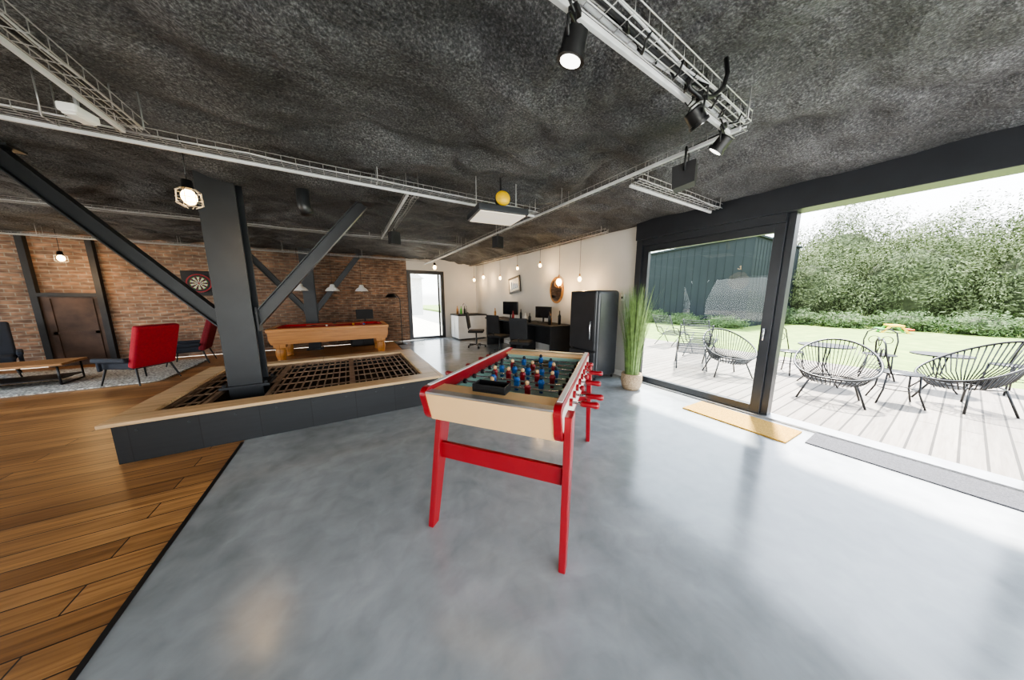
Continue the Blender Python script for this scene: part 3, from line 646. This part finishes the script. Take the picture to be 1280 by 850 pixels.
def bottle(loc,mt,h):
    o=B().lathe([(.001,0),(.035,0),(.036,h*.6),(.014,h*.75),(.013,h),(.001,h)],seg=14).obj('bottle',mt);o.location=loc;tag(o,{'black':'dark','gold':'amber','whitep':'white','red':'red','green':'green'}[mt]+' bottle standing on the black counter','bottle','bottles on the counters')
for q in((3.95,4.9,'black',.3),(4.05,5.0,'gold',.25),(4.2,4.85,'black',.32),(3.95,5.9,'whitep',.22),(3.88,5.6,'black',.24),(4.0,6.6,'red',.25),(4.2,6.5,'black',.3),(3.9,7.5,'gold',.3),(3.6,9.3,'black',.3),(3.6,9.65,'green',.28),(3.4,9.5,'gold',.3)):
    bottle((q[0],q[1],.881 if q[1]<9 else .901),q[2],q[3])
def office_chair(loc,rz,mt,label):
    e=E('swivel_chair',label,'office chair',loc,rz,group='desk chairs')
    b=B()
    for i in range(5):
        t=i*2*math.pi/5;b.beam((0,0,.09),(.28*math.cos(t),.28*math.sin(t),.07),.035,.025);b.ell((.27*math.cos(t),.27*math.sin(t),.03),(.03,.03,.03),8)
    b.cyl((0,0,.08),(0,0,.46),.022,seg=10);b.obj('base','black',e)
    B().bb(-.23,.23,-.23,.23,.46,.53).obj('seat',mt,e,bevel=.03,seg=3)
    B().box((-.24,0,.82),(.05,.42,.48),0,Matrix.Rotation(R2(-8),3,'Y')).obj('backrest',mt,e,bevel=.025,seg=3);B().tube([(0,0,.46),(-.2,0,.46),(-.25,0,.6)],.015,6).obj('back_support','black',e)
office_chair((3.4,6.3,0),R2(20),'blackm','black swivel chair pulled up to the counter desk')
office_chair((3.3,7.6,0),R2(-30),'blackm','black swivel chair near the back counter')
office_chair((3.35,5.15,0),R2(40),'blackm','black swivel chair beside the near counter')
# ================================================================ OUTDOORS
struct(B().bb(4.6,9.6,-9,14,-.12,-.02).obj('deck_floor','deck'),'weathered pale timber deck')
struct(B().bb(9.6,90,-50,60,-.3,-.06).obj('lawn_ground','lawn'),'sunlit green lawn')
struct(B().bb(-20,4.6,10.45,40,-.3,-.05).obj('ground_paving','beige'),'pale paving outside the back door')
struct(B().bb(-30,-7.75,-20,40,-.3,-.05).obj('ground_paving','beige'),'pale paving beside the building')
struct(B().bb(-7.75,4.6,-20,-3.45,-.3,-.05).obj('ground_paving','beige'),'pale paving behind the building')
b=B();sl=lambda y:4.6-(y-6)*.04
b.prism([(6,-.1),(22,-.1),(22,sl(22)),(6,sl(6))],lambda a,c,t:(t,a,c),18,25)
for i in range(40): b.bb(17.985,18.0,6+i*.4,6.025+i*.4,-.1,sl(6+i*.4))
for i in range(17): b.bb(18+i*.42,18.025+i*.42,5.985,6.0,-.1,4.5)
b.prism([(5.9,sl(6)),(22.1,sl(22)),(22.1,sl(22)+.1),(5.9,sl(6)+.1)],lambda a,c,t:(t,a,c),17.9,25.1)
o=b.obj('garden_building','clad');tag(o,'dark blue-grey metal-clad outbuilding on the lawn','building')
b=B();b.bb(1,6,26,30,-.1,3.2);b.prism([(.8,3.2),(6.2,3.2),(3.5,5.)],lambda a,c,t:(a,t,c),25.8,30.2)
o=b.obj('garden_building','white');tag(o,'pale gabled building seen through the back door','building')
def bushmesh(name,rx,ry,rz,n,ls,mt):
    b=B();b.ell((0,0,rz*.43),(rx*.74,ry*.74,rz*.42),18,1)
    for i in range(n):
        t=random.uniform(0,2*math.pi);u=random.uniform(-.95,1);k=math.sqrt(1-u*u)
        d=Vector((math.cos(t)*k,math.sin(t)*k,u));q=1+.6*noise.fractal(d*2.6+Vector((rx,ry,0)),1.,2.,4)
        q*=random.uniform(.68,1.14)
        P=Vector((d.x*rx*q,d.y*ry*q,rz*.5+d.z*rz*.5*q));s=random.uniform(.6,1.4)*ls
        nn=(d*.6+Vector((random.uniform(-.9,.9),random.uniform(-.9,.9),random.uniform(-.2,1.2)))).normalized()
        a=nn.orthogonal().normalized();a=(a*math.cos(t*7)+nn.cross(a)*math.sin(t*7));c=nn.cross(a)
        b.add([P-a*s,P-c*s*.35,P+a*s,P+c*s*.35],[(0,1,2,3)],0)
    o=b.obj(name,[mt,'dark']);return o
def bushrow(name,mt,spec,n,ls,label,cat,group):
    vars_=[];
    for i,(x,y,rx,ry,rz) in enumerate(spec):
        if i<3:
            o=bushmesh(name,rx,ry,rz,n,ls,mt);vars_.append((o,rx,ry,rz))
        else:
            v=vars_[i%3];o=v[0].copy();C.objects.link(o);o.scale=(rx/v[1],ry/v[2],rz/v[3]);o.rotation_euler=(0,0,random.uniform(-.3,.3))
        o.location=(x,y,-.15);tag(o,label,cat,group)
sp=[]
y=-10
while y<18:
    sp.append((27+random.uniform(-1.0,1.2)+max(0,y-5)*.35,y,2.2,random.uniform(2.2,2.7),random.uniform(4.,5.7)));y+=random.uniform(3.5,4.2)
y=-12
while y<24:
    sp.append((33.5+random.uniform(-1,2)+max(0,y-5)*.3,y,2.6,2.9,random.uniform(6.6,8.)));y+=4.4
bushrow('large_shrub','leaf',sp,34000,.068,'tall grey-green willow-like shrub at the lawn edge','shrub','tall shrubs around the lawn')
sp=[]
y=-8
while y<6: sp.append((22.8+random.uniform(-.3,.5),y,.9,1.0,random.uniform(.7,1.3)));y+=1.9
for y in(6.5,8.6,10.4,12.6): sp.append((17.0,y,.6,.8,random.uniform(.5,.8)))
bushrow('low_shrub','leafd',sp,4500,.06,'low dark green leafy plants edging the lawn','shrub','low planting edging the lawn')
sp=[(.5,20,1.2,1.4,1.8)]
bushrow('garden_shrub','leafd',sp,4000,.1,'green shrub outside the back door','shrub','shrubs outside the back door')
def string_chair(loc,rz,label,bk=.48):
    e=E('string_chair',label,'outdoor chair',loc,rz,group='round black string chairs')
    rim=[];n=54
    for i in range(n):
        t=2*math.pi*i/n;x=.42*math.cos(t)*(1-.06*math.sin(t));y=-.40*math.sin(t)-.02
        f=(1+math.sin(t))/2;rim.append(Vector((x,y-.06*f*f,.39+bk*f**1.25)))
    inner=[Vector((.13*math.cos(2*math.pi*i/n),-.1*math.sin(2*math.pi*i/n)-.02,.285+.04*(1+math.sin(2*math.pi*i/n))/2)) for i in range(n)]
    B().tube(rim,.015,8,0,True).tube(inner,.009,6,0,True).obj('frame','black',e)
    b=B()
    for i in range(n):
        p,q=rim[i],inner[i];mid=(p+q)/2+Vector((p.x*.12,(p.y+.02)*.12,-.06))
        b.tube([p,mid,q],.007,4)
    b.obj('cord_seat','black',e)
    hoop=[Vector((.27*math.cos(2*math.pi*i/20),.25*math.sin(2*math.pi*i/20)-.02,.33)) for i in range(20)]
    B().tube(hoop,.009,6,0,True).obj('support_ring','black',e)
    for x,y in((-.22,.15),(.22,.15),(-.2,-.18),(.2,-.18)): B().tube([(x,y-.02,.33),(x*1.5,y*1.5,-.0)],.012,6).obj('leg','black',e)
    return e
D0=-.02
string_chair((6.12,.9,D0),R2(100),'round black string chair standing on the deck')
string_chair((6.35,2.3,D0),R2(140),'round black string chair seen through glass')
string_chair((7.25,-.12,D0),R2(40),'round black string chair turned sideways beside the bistro table',.56)
def bistro(loc,rz):
    e=E('bistro_chair','slim black wire bistro chair with curled heart back','outdoor chair',loc,rz,group='wire bistro chairs')
    n=24
    B().tube([(.2*math.cos(2*math.pi*i/n),.2*math.sin(2*math.pi*i/n),.45) for i in range(n)],.011,6,0,True).lathe([(.001,.445),(.19,.445),(.19,.452),(.001,.452)],seg=24).obj('seat','black',e)
    for x,y in((-.14,.14),(.14,.14),(-.13,-.14),(.13,-.14)): B().tube([(x,y,.45),(x*1.1,y*1.1,.2),(x*1.5,y*1.5,0)],.011,6).obj('leg','black',e)
    b=B();b.tube([(-.18,-.12,.45),(-.2,-.2,.7),(-.17,-.22,.86),(-.08,-.23,.93),(0,-.23,.9),(.08,-.23,.93),(.17,-.22,.86),(.2,-.2,.7),(.18,-.12,.45)],.011,6)
    for s in(-1,1):
        pts=[]
        for i in range(16):
            t=i/15*math.pi*1.7;r=.085*(1-i/26);pts.append((s*(.085-r*math.cos(t)*1.0),-.2,.7+r*math.sin(t)*1.2-.12*(i<2)))
        b.tube(pts,.007,5)
    b.obj('backrest','black',e)
    B().tube([(.17*math.cos(2*math.pi*i/16),.17*math.sin(2*math.pi*i/16),.22) for i in range(16)],.007,5,0,True).obj('stretcher_ring','black',e)
    return e
bc=bistro((7.6,1.75,D0),R2(160))
for l,r in(((8.6,.75,D0),100),((6.75,.38,D0),200),((9.0,-.5,D0),40)): clone(bc,l,R2(r))
def btable(loc,r,h):
    e=E('bistro_table','small round black metal table on the deck','outdoor table',loc,group='round metal deck tables')
    B().cyl((0,0,h-.02),(0,0,h),r,seg=36).obj('top','black',e)
    for k in range(3):
        t=k*2*math.pi/3;B().tube([(.25*r*math.cos(t),.25*r*math.sin(t),h-.02),(.12*r*math.cos(t),.12*r*math.sin(t),h*.45),(.85*r*math.cos(t),.85*r*math.sin(t),0)],.01,6).obj('leg','black',e)
    return e
btable((7.15,1.2,D0),.34,.7);btable((8.3,.12,D0),.3,.6)
def lounger(loc,rz):
    e=E('folding_lounger','folding lounge chair with grey slats on the deck','outdoor chair',loc,rz,group='folding lounge chairs')
    for s in(-1,1):
        b=B();b.tube([(s*.27,.5,.42),(s*.27,0,.33),(s*.27,-.25,.42),(s*.27,-.62,.98)],.014,6);b.tube([(s*.27,.4,0),(s*.27,-.1,.55),(s*.27,-.4,.6)],.014,6);b.tube([(s*.27,-.4,0),(s*.27,.1,.34),(s*.27,.35,.55)],.014,6);b.obj('side_frame','steel',e)
    b=B()
    for i in range(22):
        q=i/21
        if q<.5: y=.48-q*2*.7;z=.42-.09*min(1,q*2.4)
        else: y=-.22-(q-.5)*2*.38;z=.42+(q-.5)*2*.54
        b.bb(-.26,.26,y-.014,y+.014,z-.006,z+.006)
    b.obj('slats','steel',e)
    return e
lg=lounger((6.5,3.05,D0),R2(-60));clone(lg,(7.9,3.5,D0),R2(-80));clone(lg,(9.0,4.9,D0),R2(-90))
e=E('kids_picnic_table','small yellow and green plastic picnic table on lawn','outdoor table',(21,1.6,-.06),R2(20));e.scale=(.66,.66,.62)
B().bb(-.5,.5,-.32,.32,.46,.58).obj('top','yellow',e,bevel=.02)
for s in(-1,1): B().bb(-.5,.5,s*.6-.13,s*.6+.13,.24,.32).obj('bench','orange' if s<0 else 'green',e,bevel=.01);B().prism([(-.62,0),(-.5,0),(-.2,.44),(.2,.44),(.5,0),(.62,0),(.3,.46),(-.3,.46)],lambda a,c,t:(t,a,c),s*.4-.06,s*.4+.06).obj('leg','yellow' if s<0 else 'green',e)
# ================================================================ LIGHT
wd=bpy.data.worlds.new('sky');bpy.context.scene.world=wd;wd.use_nodes=True;nt=wd.node_tree;bg=nt.nodes['Background']
tc=N(nt,'ShaderNodeTexCoord');sx=N(nt,'ShaderNodeSeparateXYZ');nt.links.new(tc.outputs['Generated'],sx.inputs[0])
r=ramp(nt,[(0.,(.6,.6,.58)),(.02,(1.,1.,1.)),(.5,(.76,.86,1.))]);nt.links.new(sx.outputs[2],r.inputs[0]);nt.links.new(r.outputs[0],bg.inputs[0]);bg.inputs[1].default_value=7.8
L=bpy.data.lights.new('sun','SUN');L.energy=36;L.angle=R2(4);L.color=(1,.96,.9);o=bpy.data.objects.new('sun',L);C.objects.link(o)
o.rotation_euler=Vector((.42,.16,.86)).to_track_quat('Z','Y').to_euler()
def area(loc,aim,sx,sy,en,col):
    L=bpy.data.lights.new('area','AREA');L.shape='RECTANGLE';L.size=sx;L.size_y=sy;L.energy=en;L.color=col
    o=bpy.data.objects.new('window_daylight',L);C.objects.link(o);o.location=loc;o.rotation_euler=(Vector(loc)-Vector(aim)).to_track_quat('Z','Y').to_euler()  # added fill lamp that brightens the room from out of view
area((1.5,-3.1,1.4),(1.5,5,2.2),4,2.2,150,(.95,.97,1))
area((-7.4,5,1.5),(0,6,1.8),6.5,2.,110,(.97,.98,1))
try: bpy.context.scene.view_settings.look='AgX - Medium High Contrast'
except Exception as ex: print(ex)
# ================================================================ CAMERA
ca=bpy.data.cameras.new('camera');ca.sensor_fit='HORIZONTAL';ca.sensor_width=36;ca.lens=340/1280*36;ca.clip_start=.05;ca.clip_end=300
co=bpy.data.objects.new('camera',ca);C.objects.link(co);co.location=(0,0,1.5);co.rotation_euler=(R2(90-8.86),0,R2(-31));bpy.context.scene.camera=co
